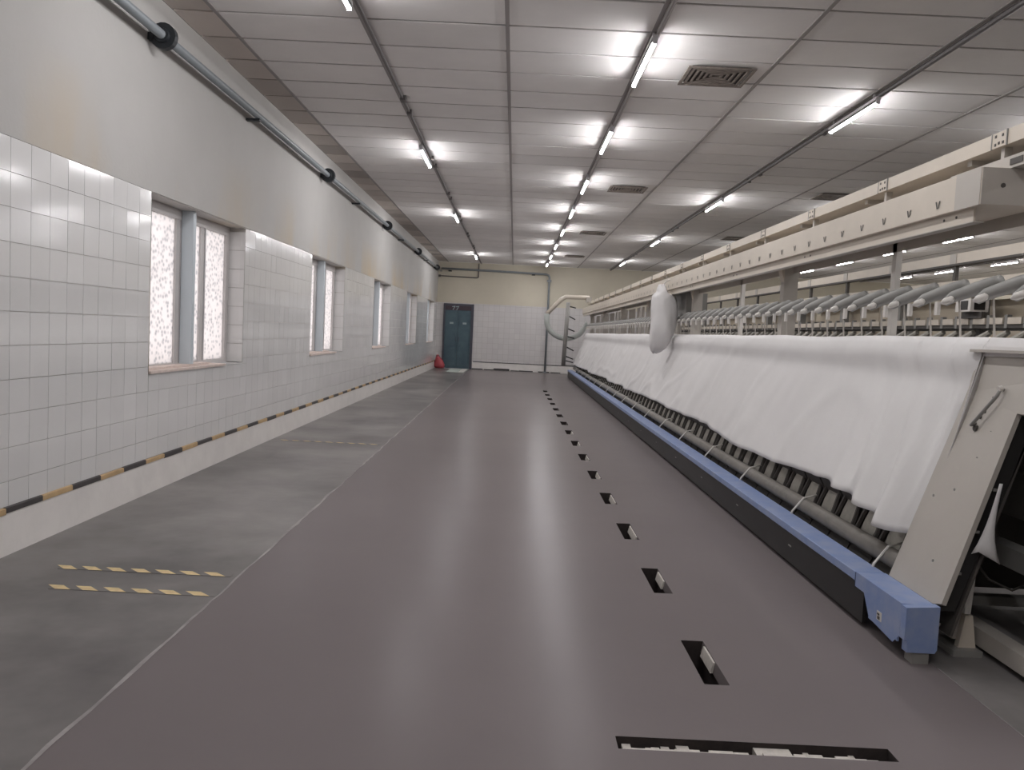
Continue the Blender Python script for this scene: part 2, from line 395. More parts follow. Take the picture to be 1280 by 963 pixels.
for i, (ar, ci, a, b_, c, d) in enumerate(pans):
    gx, gy = .008, .017
    if i < 300:
        key = (round(b_-a, 3), round(d-c, 3), ci == 0)
        if key not in pm: w, h = key[0]/2-gx, key[1]/2-gy; pm[key] = MB().box(-w, w, -h, h, 0, .012).mesh('ceiling_panel', 'strip_panel' if ci == 0 else 'panel')
        inst('ceiling_panel', pm[key], ((a+b_)/2, (c+d)/2, ZC+random.uniform(-.001, .002)), ceil)
    else: (rest2 if ci == 0 else rest).box(a+gx, b_-gx, c+gy, d-gy, ZC, ZC+.012)
o = rest.build('ceiling_panels', 'panel', ceil); o['kind'] = 'stuff'
o = rest2.build('ceiling_edge_panels', 'strip_panel', ceil); o['kind'] = 'stuff'
for i, x in enumerate(BX):
    w = .017; MB().box(x-w, x+w, YN, YF, ZC-.006, ZC+.02).build('grid_bar', 'tbar', ceil)

# ------------------------------------------------------------------ windows
for n, (a, b_) in enumerate(WIN):
    XW = XL-.20
    w = struct(empty('window_%d' % (n+1), (XW, (a+b_)/2, WZ0)), 'grey framed window of figured frosted glass')
    fr = MB(); t = .05
    fr.box(XW-.03, XW+.03, a, b_, WZ1-.09, WZ1-.002); fr.box(XW-.03, XW+.03, a, b_, WZ0, WZ0+.05)
    fr.box(XW-.03, XW+.03, a, a+.07, WZ0+.05, WZ1-.09); fr.box(XW-.03, XW+.03, b_-.09, b_-.008, WZ0+.05, WZ1-.09)
    fr.build('window_frame', 'wframe', w)
    s1, s2 = a+.95, a+1.53
    for sy in (s1, s2):
        MB().box(XW-.022, XW+.022, sy-.05, sy+.05, WZ0+.05, WZ1-.09).build('sash_stile', 'wframe', w)
        MB().box(XW+.012, XW+.03, sy+.035, sy+.06, WZ0+.05, WZ1-.09).build('sash_rail', 'housing', w)
    for p0, p1 in ((a+.07, s1-.05), (s1+.05, s2-.05), (s2+.05, b_-.09)):
        MB().box(XW-.004, XW+.004, p0, p1, WZ0+.05, WZ1-.09).build('pane', 'glass', w)
    MB().box(XW+.032, XW+.14, a+.99, a+1.06, WZ0+.004, WZ1-.001).build('steel_post', 'wpost', w, bevel=.004)
    MB().box(XW+.03, XL+.018, a, b_-.55, WZ0+.001, WZ0+.022).build('window_sill', 'sillwood', w)
    if n < 3: MB().box(XW+.035, XL-.05, a+.02, b_-.8, WZ0+.022, WZ0+.04).build('sill_board', 'sillwood', w)
    MB().box(XW+.03, XL+.004, b_-.55, b_-.008, WZ0+.001, WZ0+.012).build('window_sill', 'tile', w)

# ------------------------------------------------------------------ door
d = struct(empty('door_1', ((DX0+DX1)/2, YF, 0)), 'dark teal steel double door in the far wall')
fr = MB().box(DX0, DX0+.06, YF-.06, YF+.06, 0, DZ).box(DX1-.09, DX1, YF-.06, YF+.06, 0, DZ).box(DX0+.06, DX1-.09, YF-.06, YF+.06, DZ-.08, DZ)
fr.build('door_frame', 'doorframe', d)
MB().box(DX0+.06, DX1-.09, YF-.04, YF+.04, DZ-.24, DZ-.08).build('transom', 'doortop', d)
MB().box(DX0+.06, DX1-.09, YF+.025, YF+.055, 0, DZ-.08).build('door_light_block', 'doorframe', d)  # added behind the leaves so daylight doesn't show through the gaps
xm = (DX0+DX1)/2-.015
for x0, x1 in ((DX0+.065, xm-.004), (xm+.004, DX1-.095)):
    lf = MB().box(x0, x1, YF-.03, YF+.02, .01, DZ-.245).build('door_leaf', 'door', d)
    for z0, z1 in ((.12, .75), (.85, 1.45), (1.55, 2.08)): MB().box(x0+.06, x1-.06, YF-.04, YF-.029, z0, z1).build('door_panel', 'door', lf, bevel=.004)
    MB().box((x0+x1)/2-.06, (x0+x1)/2+.08, YF-.044, YF-.039, 1.66, 1.73).build('worn_glint_patch', 'smear', lf)  # pale worn spot with its glint put into the colour
    MB().sweep([(x1-.05 if x0 < xm-.1 else x0+.05, YF-.05, 1.0), (x1-.05 if x0 < xm-.1 else x0+.05, YF-.05, 1.18)], .012, 6).build('door_handle', 'doorframe', lf)
for x0 in (DX0+.31, DX0+.45):        # two pale marks on the transom
    MB().prism([(x0, DZ-.13), (x0, DZ-.105), (x0+.12, DZ-.085), (x0+.12, DZ-.11), (x0+.05, DZ-.235), (x0+.02, DZ-.235), (x0+.085, DZ-.125)], YF-.046, YF-.039).build('paint_mark', 'smear', d)

# ------------------------------------------------------------------ tube lights
def make_light():
    r = empty('tube_light')
    MB().box(-.024, .024, -.6, .6, .024, .05).build('lamp_housing', 'housing', r, world=False)
    for q in (-.5, .5): MB().box(-.008, .008, q-.012, q+.012, .05, .1).build('lamp_hanger', 'housing', r, world=False)
    # LED tube: glowing diffuser below and at the sides, opaque back strip on top
    def arc(a0, a1, n):
        m_ = MB(); R_ = .017
        pts = [(R_*math.cos(a0+(a1-a0)*q/n), R_*math.sin(a0+(a1-a0)*q/n)) for q in range(n+1)]
        m_.v = [(x, -.575, z) for x, z in pts]+[(x, .575, z) for x, z in pts]
        m_.f = [(q, n+1+q, n+2+q, q+1) for q in range(n)]
        return m_
    d0 = math.radians(-8)
    arc(math.pi-d0, 2*math.pi+d0, 12).build('lamp_tube', 'tube', r, world=False)
    arc(d0, math.pi-d0, 6).build('tube_back', 'housing', r, world=False)
    for s in (-1, 1): MB().box(-.018, .018, s*.588-.013, s*.588+.013, -.018, .03).build('lamp_holder', 'housing', r, world=False)
    return r
ORD = ['first', 'second', 'third', 'fourth', 'fifth', 'sixth', 'seventh', 'eighth', 'ninth', 'tenth', 'eleventh', 'twelfth']
LINES = [(-1.378, [26.6, 17.65, 11.65, 5.75, -.2], 'line nearest the windows', 3.852),
         (1.022, [28.4, 25.35, 22.35, 19.2, 16.2, 13.25, 10.2, 7.3, 4.3, 1.3, -1.7], 'line above the floor slots', 3.852),
         (3.422, [26.6, 20.45, 14.5, 8.62, 2.7], 'line above the cloth-covered machine', 3.85),
         (5.822, [26.6, 20.45, 14.5, 8.6, 2.7], 'line added beyond the cloth-covered machine', 3.852),  # hidden lamps added to bring more light into the room
         (9.26, [26.05, 23.1, 20.1, 17.25, 14.2, 11.2, 8.2, 5.2], 'line over the third machine', 3.85),
         (12.7, [26.8, 24.2, 21.3, 18.3, 15.3, 12.3, 9.3], 'line nearest the right wall', 3.85)]
proto = None
for x, ys, nm, z in LINES:
    for i, y in enumerate(ys):
        if proto is None: proto = o = make_light()
        else: o = copy_tree(proto)
        o.location = (x, y, z)
        tag(o, 'lit tube light, %s from far wall on the ceiling %s' % (ORD[i], nm), 'light', 'tube lights under the ceiling')
CN = ['dark cable conduit on the ceiling line nearest the windows', 'grey cable conduit on the ceiling line above the floor slots', 'dark cable conduit on the ceiling above the cloth-covered machine',
      'cable conduit on the ceiling beyond the cloth-covered machine', 'cable conduit on the ceiling over the third machine', 'cable conduit on the ceiling line nearest the right wall']
for i, (x, ys, nm, z) in enumerate(LINES):
    c = tag(empty('cable_conduit', (x+.03, YN, ZC)), CN[i], 'conduit', 'ceiling conduits')
    rr = (.016, .02, .024, .016, .016, .016)[i]
    MB().sweep([(x+.036, YN+.02, ZC-.006-rr), (x+.036, YF-.03, ZC-.006-rr)], rr, 8).build('conduit_run', ('conduit', 'tbar', 'conduit', 'conduit', 'conduit', 'conduit')[i], c)
    for q in range(int((28-6)/3.0)):
        y = 9.0+3.0*q
        if i in (0, 2): 
            MB().box(x+.016, x+.075, y-.05, y+.05, ZC-.055, ZC-.004).build('junction_box', 'conduit', c); MB().box(x+.018, x+.07, y+.5, y+.56, ZC-.06, ZC-.004).build('junction_box', 'conduit', c)
# ------------------------------------------------------------------ ceiling vents
def make_vent():
    r = empty('ceiling_vent')
    MB().box(-.27, .27, -.23, .23, -.006, -.001).build('vent_plate', 'ventk', r, world=False)
    for q in range(6):
        a, b_ = .31-.05*q, .27-.045*q; w = .021 if q else .03; z = -.03+.003*q
        m_ = MB(); m_.box(-a, a, -b_, -b_+w, z, z+.012).box(-a, a, b_-w, b_, z, z+.012).box(-a, -a+w, -b_+w, b_-w, z, z+.012).box(a-w, a, -b_+w, b_-w, z, z+.012)
        m_.build('vent_ring' if q else 'vent_frame', 'ventd', r, world=False)
    return r
VN = [(1.78, 7.79), (1.78, 13.8), (1.78, 19.8), (1.78, 25.8), (5.2, 13.6), (5.2, 19.6), (5.2, 7.6)]
v0 = None
for i, (x, y) in enumerate(VN):
    if v0 is None: v0 = o = make_vent()
    else: o = copy_tree(v0)
    o.location = (x, y, ZC)
    if x < 3: l = 'dusty square ceiling vent over the floor slots, %s from the far wall' % ORD[3-i]
    else: l = 'dusty square ceiling vent beyond the covered machine, %s from the far wall' % ORD[{4: 1, 5: 0, 6: 2}[i]]
    tag(o, l, 'vent', 'ceiling vents')

# ------------------------------------------------------------------ pipes
p = tag(empty('wall_pipe', (XL+.1, YN, 3.6)), 'grey pipe with black flanges running high along the windowed wall', 'pipe')
PX = XL+.115; PZ = 3.605
MB().sweep([(PX, YN+.05, PZ), (PX, YF-.12, PZ)], .036, 12).build('pipe_run', 'pipe', p, smooth=True)
for k in range(5):
    y = 6.42+5.55*k
    m_ = MB().sweep([(PX, y-.055, PZ), (PX, y-.03, PZ), (PX, y-.028, PZ), (PX, y+.028, PZ), (PX, y+.03, PZ), (PX, y+.055, PZ)], [.055, .06, .1, .1, .06, .055], 18)
    f = m_.build('flange', 'flange', p)
    MB().box(XL+.002, PX-.07, y-.035, y+.035, PZ-.035, PZ+.02).build('wall_bracket', 'flange', f)
    y = 8.7+5.55*k
    if y < YF: MB().box(XL+.002, PX+.035, y-.03, y+.03, PZ-.062, PZ-.038).build('wall_bracket', 'flange', p)
p = tag(empty('far_wall_pipe', (1.2, YF, 0)), 'grey pipe crossing the far wall and dropping to the floor', 'pipe')
MB().sweep([(XL+.12, YF-.09, 3.70), (-1, YF-.09, 3.69), (1.08, YF-.09, 3.66), (1.16, YF-.09, 3.63), (1.2, YF-.09, 3.55), (1.2, YF-.09, .05)], .04, 10).build('pipe_run', 'pipe', p, smooth=True)
for x in (-2.5, .6): MB().box(x-.06, x+.06, YF-.11, YF-.001, 3.6, 3.64).build('wall_bracket', 'flange', p)
MB().box(1.12, 1.28, YF-.13, YF-.001, 3.38, 3.46).build('wall_bracket', 'pipe', p); MB().box(1.13, 1.27, YF-.15, YF-.031, .0055, .05).build('pipe_foot', 'pipe', p)
p = tag(empty('thin_conduit', (-1.45, YF, 3.4)), 'thin dark conduit dropping from the ceiling to the corner on far wall', 'conduit')
MB().sweep([(-1.44, YF-.03, ZC-.02), (-1.44, YF-.03, 3.43), (-1.5, YF-.03, 3.41), (XL+.06, YF-.03, 3.43)], .02, 8).build('conduit_run', 'conduit', p)
MB().box(XL+.02, XL+.1, YF-.07, YF-.001, 3.39, 3.47).build('junction_box', 'conduit', p)

# ------------------------------------------------------------------ floor tapes
def tape(name_lbl, x0, x1, y, w, skew, n, first=0):
    t = tag(empty('floor_tape', ((x0+x1)/2, y, 0)), name_lbl, 'floor tape', 'hazard tapes across the concrete strip')
    MB().box(x0, x1, y-w/2, y+w/2, .0005, .0022).build('dark_backing', 'concrete', t)
    p = (x1-x0)/n
    for k in range(n):
        a = x0+p*k; b_ = a+p*.56
        MB().quad((a+skew/2, y-w/2, .003), (b_+skew/2, y-w/2, .003), (b_-skew/2, y+w/2, .003), (a-skew/2, y+w/2, .003)).build('yellow_stripe', 'yellow', t)
tape('yellow striped floor tape, middle one of three on the concrete strip', -2.50, -1.53, 4.485, .062, .07, 7)
tape('yellow striped floor tape, farthest of three from the blue door', -2.36, -1.49, 4.15, .062, .07, 6)
tape('faint yellow striped floor tape, nearest the blue door of three', -2.78, -1.56, 9.8, .05, .05, 9)

# ------------------------------------------------------------------ winding machines
PITCHU = .32; U0 = 4.46; NU = 72; YE = 27.5
def front_x(z): return 2.02+(z-.27)*.337
mc = tag(empty('winding_machine', (2.6, 15.5, 0)), 'cream winding machine with blue base rail, standing under the white cloth', 'machine')
# base rail
br_ = MB().box(1.865, 2.02, 4.215, YE, .222, .27).build('base_rail', 'blue', mc, bevel=.004); br_['label'] = 'blue painted base rail'
MB().box(1.866, 2.019, 4.205, 4.2149, .19, .268).build('rail_joint', 'bluedark', br_)
eb = MB().prism([(1.865, .115), (1.88, .115), (1.88, .058), (2.01, .058), (2.02, .075), (2.02, .278), (1.865, .268)], 3.652, 3.70)
eb = eb.build('rail_end_block', 'blue', mc); eb['label'] = 'blue end block of the base rail'
MB().box(1.865, 2.02, 3.7, 4.204, .195, .272).build('rail_cap', 'blue', eb)
MB().quad((1.8645, 3.76, .066), (1.8645, 3.70, .12), (1.8645, 3.70, .2), (1.8645, 4.10, .2), (1.8645, 4.02, .09)).build('side_plate', 'blue', eb)
MB().box(1.866, 1.875, 3.72, 4.03, .085, .2).build('side_plate', 'blue', eb)
st = MB().box(1.8625, 1.8645, 3.885, 3.935, .115, .16).build('label_sticker', 'cap', eb)
MB().box(1.8615, 1.8626, 3.9, 3.925, .12, .136).box(1.8615, 1.8626, 3.905, 3.93, .14, .15).build('sticker_print', 'mdark', st)
kp = MB().box(1.872, 1.89, 4.11, YE, .03, .2215).build('kick_panel', 'mblack', mc)
for k in range(18): MB().box(1.867, 1.873, 5.2+1.25*k, 5.25+1.25*k, .135, .142).build('panel_clip', 'mgrey', kp)
for k in range(20): MB().box(1.91, 1.99, 3.66+1.25*k, 3.73+1.25*k, .0, .06 if k == 0 else .195).build('levelling_foot', 'mgrey', mc, bevel=.003)
# inclined front plate of the head, upper box
pl = MB(); y0, y1 = 3.665, 4.17; t = .02
def fp(x, y, z): return (x, y, z)
prof = [(2.02, .272), (2.352, 1.25), (2.392, 1.47)]
xs = [(2.022, .24), (2.35, 1.19)]
A = [(2.022, y1-.0, .272), (2.022, y0+.06, .272), (2.03, y0, .29), (2.325, y0+.04, 1.185), (2.325, 2.9, 1.185), (2.392, 2.9, 1.47), (2.392, y1, 1.47), (2.352, y1, 1.25)]
n = len(A); pl.v = list(A)+[(x+.022, y, z-.008) for x, y, z in A]
pl.f = [tuple(range(n)), tuple(range(2*n-1, n-1, -1))]+[(i, n+i, n+(i+1) % n, (i+1) % n) for i in range(n)]
hp = pl.build('head_front_plate', 'creamgrey', mc)
MB().box(2.345, 3.25, 2.9, 4.17, 1.46, 1.474).build('head_top', 'creamgrey', mc)
MB().box(2.36, 3.25, 2.95, 4.1, 1.17, 1.185).build('head_underside', 'mdark', mc)
MB().prism([(2.05, .24), (2.125, .24), (2.435, 1.17), (2.355, 1.17)], 3.72, 3.735).build('leg_web', 'mblack', mc)
MB().prism([(2.11, .12), (2.125, .12), (2.435, 1.17), (2.42, 1.17)], 3.72, 4.15).build('leg_back', 'mdark', mc)
for k, z in enumerate((.42, .62, .82)): 
    xx = front_x(z)+.04; MB().box(xx, xx+.02, 3.7, 3.72, z, z+.012).build('leg_clip', 'mgrey', mc)
def spot(y, z, dz=0):
    x = 2.022+(z-.272)*.3374; return (x, y, z)
for y, z in ((3.86, .44), (3.93, .78), (4.08, .72), (3.86, .95), (3.84, 1.08), (3.72, 1.22), (3.68, 1.2)):
    x, y, z = spot(y, z); MB().sweep([(x-.002, y, z), (x+.006, y, z)], .008, 8).build('bolt', 'mgrey', hp)
hx = lambda z: 2.022+(z-.272)*.3374
hd = MB().sweep([(hx(1.105)+.004, 3.985, 1.105), (hx(1.105)-.03, 3.975, 1.10), (hx(1.12)-.035, 3.955, 1.115), (hx(1.26)-.035, 3.862, 1.255), (hx(1.285)-.03, 3.862, 1.285), (hx(1.285)+.004, 3.88, 1.285)], .0085, 8)
hd = hd.build('handle', 'mgrey', mc, smooth=True); MB().sweep([(hx(1.285)-.04, 3.862, 1.288), (hx(1.285)-.022, 3.864, 1.292)], .014, 8).build('handle_knob', 'cap', hd)
MB().sweep([(hx(1.085)-.012, 3.965, 1.085), (hx(1.085)+.004, 3.965, 1.085)], .016, 8).build('handle_stop', 'mdark', hd)
for y, z in ((3.925, 1.24), (3.95, 1.17), (3.965, 1.14)): MB().sweep([(hx(z)-.008, y, z), (hx(z)+.004, y, z)], .009, 6).build('handle_rivet', 'mdark', hd)
# near end of the head: closing plate and legs
MB().prism([(2.325, 1.185), (3.25, 1.185), (3.25, 1.47), (2.392, 1.47)], 2.88, 2.9).build('head_end_plate', 'creamgrey', mc)
MB().box(2.34, 2.43, 2.9, 2.99, .115, 1.19).build('end_leg', 'creamgrey', mc)
MB().box(2.43, 3.15, 2.92, 2.97, .38, .86).build('end_panel', 'mgrey', mc)
MB().box(3.235, 3.25, 2.9, 4.62, .1, 1.46).build('head_back_panel', 'mgrey', mc)
# frame pieces under the head
MB().box(2.33, 2.42, 2.9, 4.05, .03, .115).build('floor_beam', 'creamgrey', mc)
MB().box(2.42, 3.1, 4.28, 4.34, .10, .15).build('cross_bar', 'mgrey', mc)
MB().box(2.5, 2.6, 2.9, 4.6, .40, .5).build('side_rail', 'mgrey', mc)
MB().box(2.62, 2.7, 2.9, 4.6, .62, .85).build('side_panel', 'mgrey', mc)
MB().box(2.45, 3.2, 4.62, 4.64, .1, 1.4).build('bulkhead', 'mdark', mc)
MB().box(2.2, 2.28, 3.86, 3.95, .06, .40).build('support_post', 'creamgrey', mc)
MB().prism([(2.215, .03), (2.30, .03), (2.275, .19), (2.24, .19)], 3.825, 3.858).build('support_gusset', 'cream', mc)
MB().box(2.17, 2.31, 3.78, 3.98, 0, .03).build('support_foot', 'mgrey', mc)
MB().sweep([(2.03, 3.8, .14), (2.2, 3.84, .14)], .008, 6).build('tie_rod', 'creamgrey', mc)
MB().sweep([(2.24, 3.83, .45), (2.24, 3.83, .36), (2.243, 3.83, .20)], [.03, .03, .02], 8).build('support_sleeve', 'cap', mc)
MB().sweep([(2.27, 3.85, .46), (2.36, 3.87, .36), (2.5, 3.9, .3), (2.6, 3.95, .32)], .006, 6).build('cable', 'mdark', mc)
for y in (2.95, 4.5, 15.5, 27.2): MB().box(3.15, 3.25, y, y+.1, 0, 1.46).build('rear_leg', 'creamgrey', mc)
# creel beam, rail
BY0 = 4.04
bm_ = MB().box(2.26, 2.62, BY0, YE, 2.187, 2.37).build('creel_beam', 'cream', mc, bevel=.004)
MB().box(2.262, 2.618, BY0-.004, BY0+.0, 2.189, 2.368).build('beam_end_plate', 'creamgrey', bm_)
MB().box(2.2575, 2.26, BY0+.004, 4.27, 2.187, 2.37).build('beam_sleeve', 'creamgrey', bm_)
MB().box(2.29, 2.3, BY0+.1, YE, 2.12, 2.187).build('beam_lip', 'cream', bm_); MB().box(2.58, 2.59, BY0-.6, YE, 2.12, 2.187).build('beam_lip', 'creamgrey', bm_)
MB().box(2.29, 2.345, BY0+.1, YE, 2.115, 2.12).build('beam_lip_flange', 'creamgrey', bm_)
MB().sweep([(2.365, BY0-.008, 2.283), (2.365, BY0-.002, 2.283)], .012, 8).build('bolt', 'mdark', bm_)
vm = MB()
for s in (-1, 1): vm.quad((-.001, s*.0, -.024), (-.001, s*.010, -.024), (-.001, s*.026, .016), (-.001, s*.012, .016))
vme = vm.mesh('vent_slot', 'mdark')
for k in range(NU): inst('vent_slot', vme, (2.2585-2.6, U0-.02+PITCHU*k-15.5, 2.248), bm_)
for k in range(12):
    for q in (0, .12): MB().sweep([(2.287, 4.3+2.1*k+q, 2.16), (2.291, 4.3+2.1*k+q, 2.16)], .008, 6).build('bolt', 'mdark', bm_)
RX0, RX1, RZ0, RZ1 = 2.42, 2.5, 2.505, 2.582
rl = MB().prism([(RX0, RZ0), (RX0+.3, RZ0), (RX0+.3, RZ0+.012), (RX0+.03, RZ0+.012), (RX0+.03, RZ1), (RX0, RZ1)], 2.9, YE-.1).build('cleaner_rail', 'cream', mc)
spm = MB().box(-.004, 0, -.06, .06, -.038, .038).mesh('splice_plate', 'cream')
sbm = MB()
for yy, zz in ((-.03, .018), (.03, .02), (-.035, -.02), (.03, -.022), (0, -.018)): sbm.box(-.0065, -.004, yy-.007, yy+.007, zz-.007, zz+.007)
sbm = sbm.mesh('splice_bolts', 'mdark'); sem = MB().box(-.006, .002, -.004, .004, -.04, .04).mesh('splice_edge', 'mgrey')
hbm = MB().box(-.01, .03, -.015, .015, -.068, .066).mesh('rail_bracket', 'creamgrey')
for k in range(18):
    y = 4.19+1.305*k
    s = inst('splice_plate', spm, (RX0-2.6, y-15.5, (RZ0+RZ1)/2), rl); 
    # bolts and edge lines sit on the plate: same part level as the plate
    inst('splice_bolts', sbm, s.location, rl)['kind'] = 'stuff'
    for q in (-.064, .064): inst('splice_edge', sem, s.location+Vector((0, q, 0)), rl)
    inst('rail_bracket', hbm, (RX1-.05-2.6, y-15.5, 2.438), rl)
    MB().box(RX0+.03, 2.6, y+.3, y+.34, RZ0-.03, RZ0-.0).build('rail_cross_tie', 'creamgrey', rl)
MB().box(2.40, 2.56, 3.72, 4.6, 2.37, 2.432).build('beam_bracket', 'creamgrey', mc); MB().box(2.3965, 2.4005, 3.95, 4.05, 2.385, 2.415).build('bracket_notch', 'mdark', mc)
for y in (4.25, 4.31): MB().sweep([(RX0-.003, y-.5, 2.53), (RX0+.001, y-.5, 2.53)], .01, 6).build('bolt', 'mdark', rl)
# posts between beam and body
for k in range(6):
    y = 7.67+3.84*k
    MB().box(2.5, 2.63, y-.05, y+.05, 1.45, 2.187).build('beam_post', 'creamgrey', mc)
    MB().prism([(2.46, 2.187), (2.5, 2.04), (2.5, 2.187)], y-.05, y+.05).build('post_gusset', 'cream', mc)
    y = 5.6+3.75*k
    MB().box(2.58, 2.62, y-.03, y+.03, 1.45, 2.187).build('beam_strut', 'cap', mc)
# winding units
def wu_meshes():
    d = {}
    hw = .145
    d['unit_body'] = MB().prism([(.17, .55), (.47, 1.42), (.9, 1.42), (.9, .35), (.30, .35), (.22, .45)], -hw, hw).mesh('unit_body', 'mdark')
    # pale oval plate leaning back
    o_ = MB(); n = 14; pts = []
    for q in range(n):
        a = 2*math.pi*q/n; pts.append((.085*math.cos(a)*(1-.15*math.sin(a)), .14*math.sin(a)))
    fr_ = [(.155+.337*z+.03, y, .41+z) for y, z in pts]; o_.v = fr_+[(x+.02, y, z) for x, y, z in fr_]
    o_.f = [tuple(range(n-1, -1, -1)), tuple(range(n, 2*n))]+[(i, (i+1) % n, n+(i+1) % n, n+i) for i in range(n)]
    d['bobbin_plate'] = o_.mesh('bobbin_plate', 'oval')
    s_ = MB()
    for sg in (-1, 1):
        s_.sweep([(.13, sg*.015+.16, .25), (.235, sg*.062+.16, .56)], .017, 6)
    d['v_bracket'] = s_.mesh('v_bracket', 'mdark')
    d['drum_cover'] = MB().prism([(.12, .20), (.2, .18), (.26, .34), (.2, .36)], -.15, .15).mesh('drum_cover', 'mdark')
    d['package_arm'] = MB().sweep([(.43, .14, 1.735), (.435, .06, 1.765), (.465, -.13, 1.805), (.48, -.27, 1.835)], [.024, .034, .04, .03], 8).mesh('package_arm', 'arm', smooth=True)
    d['arm_holder'] = MB().sweep([(.50, .06, 1.40), (.46, .06, 1.75)], .0055, 6).mesh('arm_holder', 'creamgrey')
    d['cone_cap'] = MB().sweep([(.385, .1, 1.725), (.39, .07, 1.735), (.40, .03, 1.745), (.41, .02, 1.75)], [.008, .02, .02, .008], 8).mesh('cone_cap', 'cap', smooth=True)
    d['thread_guide'] = MB().box(.375, .395, .125, .155, 1.66, 1.735).mesh('thread_guide', 'cap')
    return d
WU = wu_meshes()
for k in range(NU):
    y = U0+PITCHU*k
    u = inst('winding_unit', WU['unit_body'], (2.0-2.6, y-15.5, 0), mc)
    for nm in ('bobbin_plate', 'v_bracket', 'drum_cover', 'package_arm', 'arm_holder', 'cone_cap', 'thread_guide'): inst(nm, WU[nm], (0, 0, 0), u)
for k in range(2): 
    for nm in ('package_arm', 'arm_holder', 'cone_cap'): inst(nm, WU[nm], (-.6, U0-PITCHU*(k+1)-15.5, 0), mc)
MB().sweep([(2.09, 4.19, .335), (2.09, YE-.05, .335)], .05, 12).build('conveyor_trough', 'roller', mc, smooth=True)
for k in range(18):
    y = 4.3+1.28*k; MB().sweep([(1.985, y-.02, .283), (1.99, y-.02, .30), (2.07, y, .392), (2.17, y+.03, .41)], .007, 6).build('wire_guide', 'cap', mc)
MB().box(2.9, 2.92, 4.66, YE, .1, 1.4).build('light_block_panel', 'mdark', mc)  # closing panel added at the back to keep the inside dark
MB().box(2.3, 2.9, 4.64, YE, .10, .13).build('base_tray', 'mdark', mc)
for k in range(11): MB().box(2.70, 2.715, 13.2+1.28*k, 14.2+1.28*k, 1.45, 2.12).build('screen_panel', 'creamgrey', mc)
MB().box(2.45, 2.75, 11.7, 12.7, 1.72, 2.14).build('suction_box', 'mgrey', mc)
# suction pipe loop and peg rod at the far end
YH = 27.2
MB().sweep([(2.42, YH-.2, 2.72), (1.95, YH-.1, 2.72), (1.66, YH, 2.72), (1.5, YH, 2.62), (1.05, YH, 2.12)], .075, 10).build('suction_pipe', 'cream', mc, smooth=True)
MB().box(2.33, 2.5, YH-.35, YH-.05, 2.57, 2.73).build('pipe_support', 'creamgrey', mc)
hp_ = [(1.05, YH, 2.13)]
for q in range(1, 13):
    a = math.pi+ (math.pi*.95)*q/12; hp_.append((1.72+.67*math.cos(a), YH, 1.95+.62*math.sin(a)))
hp_.append((2.45, YH, 1.72))
MB().sweep(hp_, .09, 10).build('suction_hose', 'hose', mc, smooth=True)
rod = MB().sweep([(1.66, 26.7, .42), (1.72, 26.7, 2.52)], .07, 10).build('peg_rod', 'mgrey', mc, smooth=True)
for k, z in enumerate((.55, .7, 1.02, 1.35, 1.62, 2.05, 2.35)): MB().sweep([(1.68, 26.7, z+.06), (1.98, 26.75, z-.04*(k % 3))], .022, 6).build('peg', 'mblack', rod)
MB().box(1.6, 2.2, 26.72, 26.76, .42, .47).build('rod_bracket', 'mgrey', rod)

# machines beyond
def far_machine(x, label, nu, y0, ye, detail):
    r = tag(empty('winding_machine', (x, y0, 0)), label, 'machine')
    MB().box(x+.12, x+.85, y0, ye, .1, 1.55).build('machine_body', 'mgrey', r)
    for k in range(8): MB().box(x+.2, x+.3, y0+.1+(ye-y0-.3)*k/7, y0+.2+(ye-y0-.3)*k/7, 0, .1).build('levelling_foot', 'mdark', r)
    MB().box(x-.02, x+.06, y0, ye, .06, .27).build('base_rail', 'blue', r)
    MB().box(x+.06, x+.12, y0, ye, .0, 1.0).build('kick_panel', 'mdark', r)
    bmf = MB().box(x+.02, x+.3, y0, ye, 2.12, 2.3).build('creel_beam', 'cream' if detail else 'tan', r)
    rlf = MB().box(x+.16, x+.24, y0-1.5, ye, 2.53, 2.65).build('cleaner_rail', 'cream', r)
    for k in range(14):
        y = y0-.2+1.6*k
        if y < ye: MB().box(x+.18, x+.22, y-.03, y+.03, 2.3, 2.505).build('rail_bracket', 'mdark', rlf); MB().box(x+.152, x+.16, y-.07, y+.07, 2.53, 2.65).build('splice_plate', 'creamgrey', rlf)
    MB().box(x+.15, x+.25, y0-1.5, ye, 2.505, 2.53).build('rail_underside', 'mdark', rlf)
    k = 0; y = y0+.4
    while y < ye:
        MB().box(x+.12, x+.22, y-.06, y+.06, 1.55, 2.12).build('beam_post', 'mgrey', r); y += 1.92
    if detail:
        MB().box(x+.02, x+.05, y0, ye, 1.74, 1.78).build('shelf_edge', 'mdark', r)
        MB().box(x+.05, x+.5, y0, ye, 1.735, 1.755).build('shelf', 'mdark', r)
        bx = MB().box(-.012, .02, -.115, .115, 0, .068).mesh('yarn_box', 'cream'); dv = MB().box(-.02, .03, -.024, .024, -.02, .12).mesh('divider', 'mgrey')
        cn = MB().sweep([(.0, .1, 1.58), (.04, -.12, 1.70)], [.055, .03], 8).mesh('yarn_cone', 'oval')
        for q in range(nu):
            y = y0+.16+.32*q
            if y > ye-.1: break
            inst('yarn_box', bx, (.012, y-y0, 1.782), r); inst('divider', dv, (.03, y+.16-y0, 1.76), r); inst('yarn_cone', cn, (.03, y-y0, 0), r)
        for q in range(int((ye-y0)/2.56)): MB().box(x+.3, x+.32, y0+2.56*q+.1, y0+2.56*q+2.4, 1.85, 2.08).build('tan_panel', 'tan', r)
    else: MB().box(x+.3, x+.32, y0, ye, 1.55, 2.1).build('tan_panel', 'tan', r)
    return r
mB = far_machine(5.12, 'uncovered cream winding machine just beyond the cloth-covered one', 66, 6.9, 27.5, True)
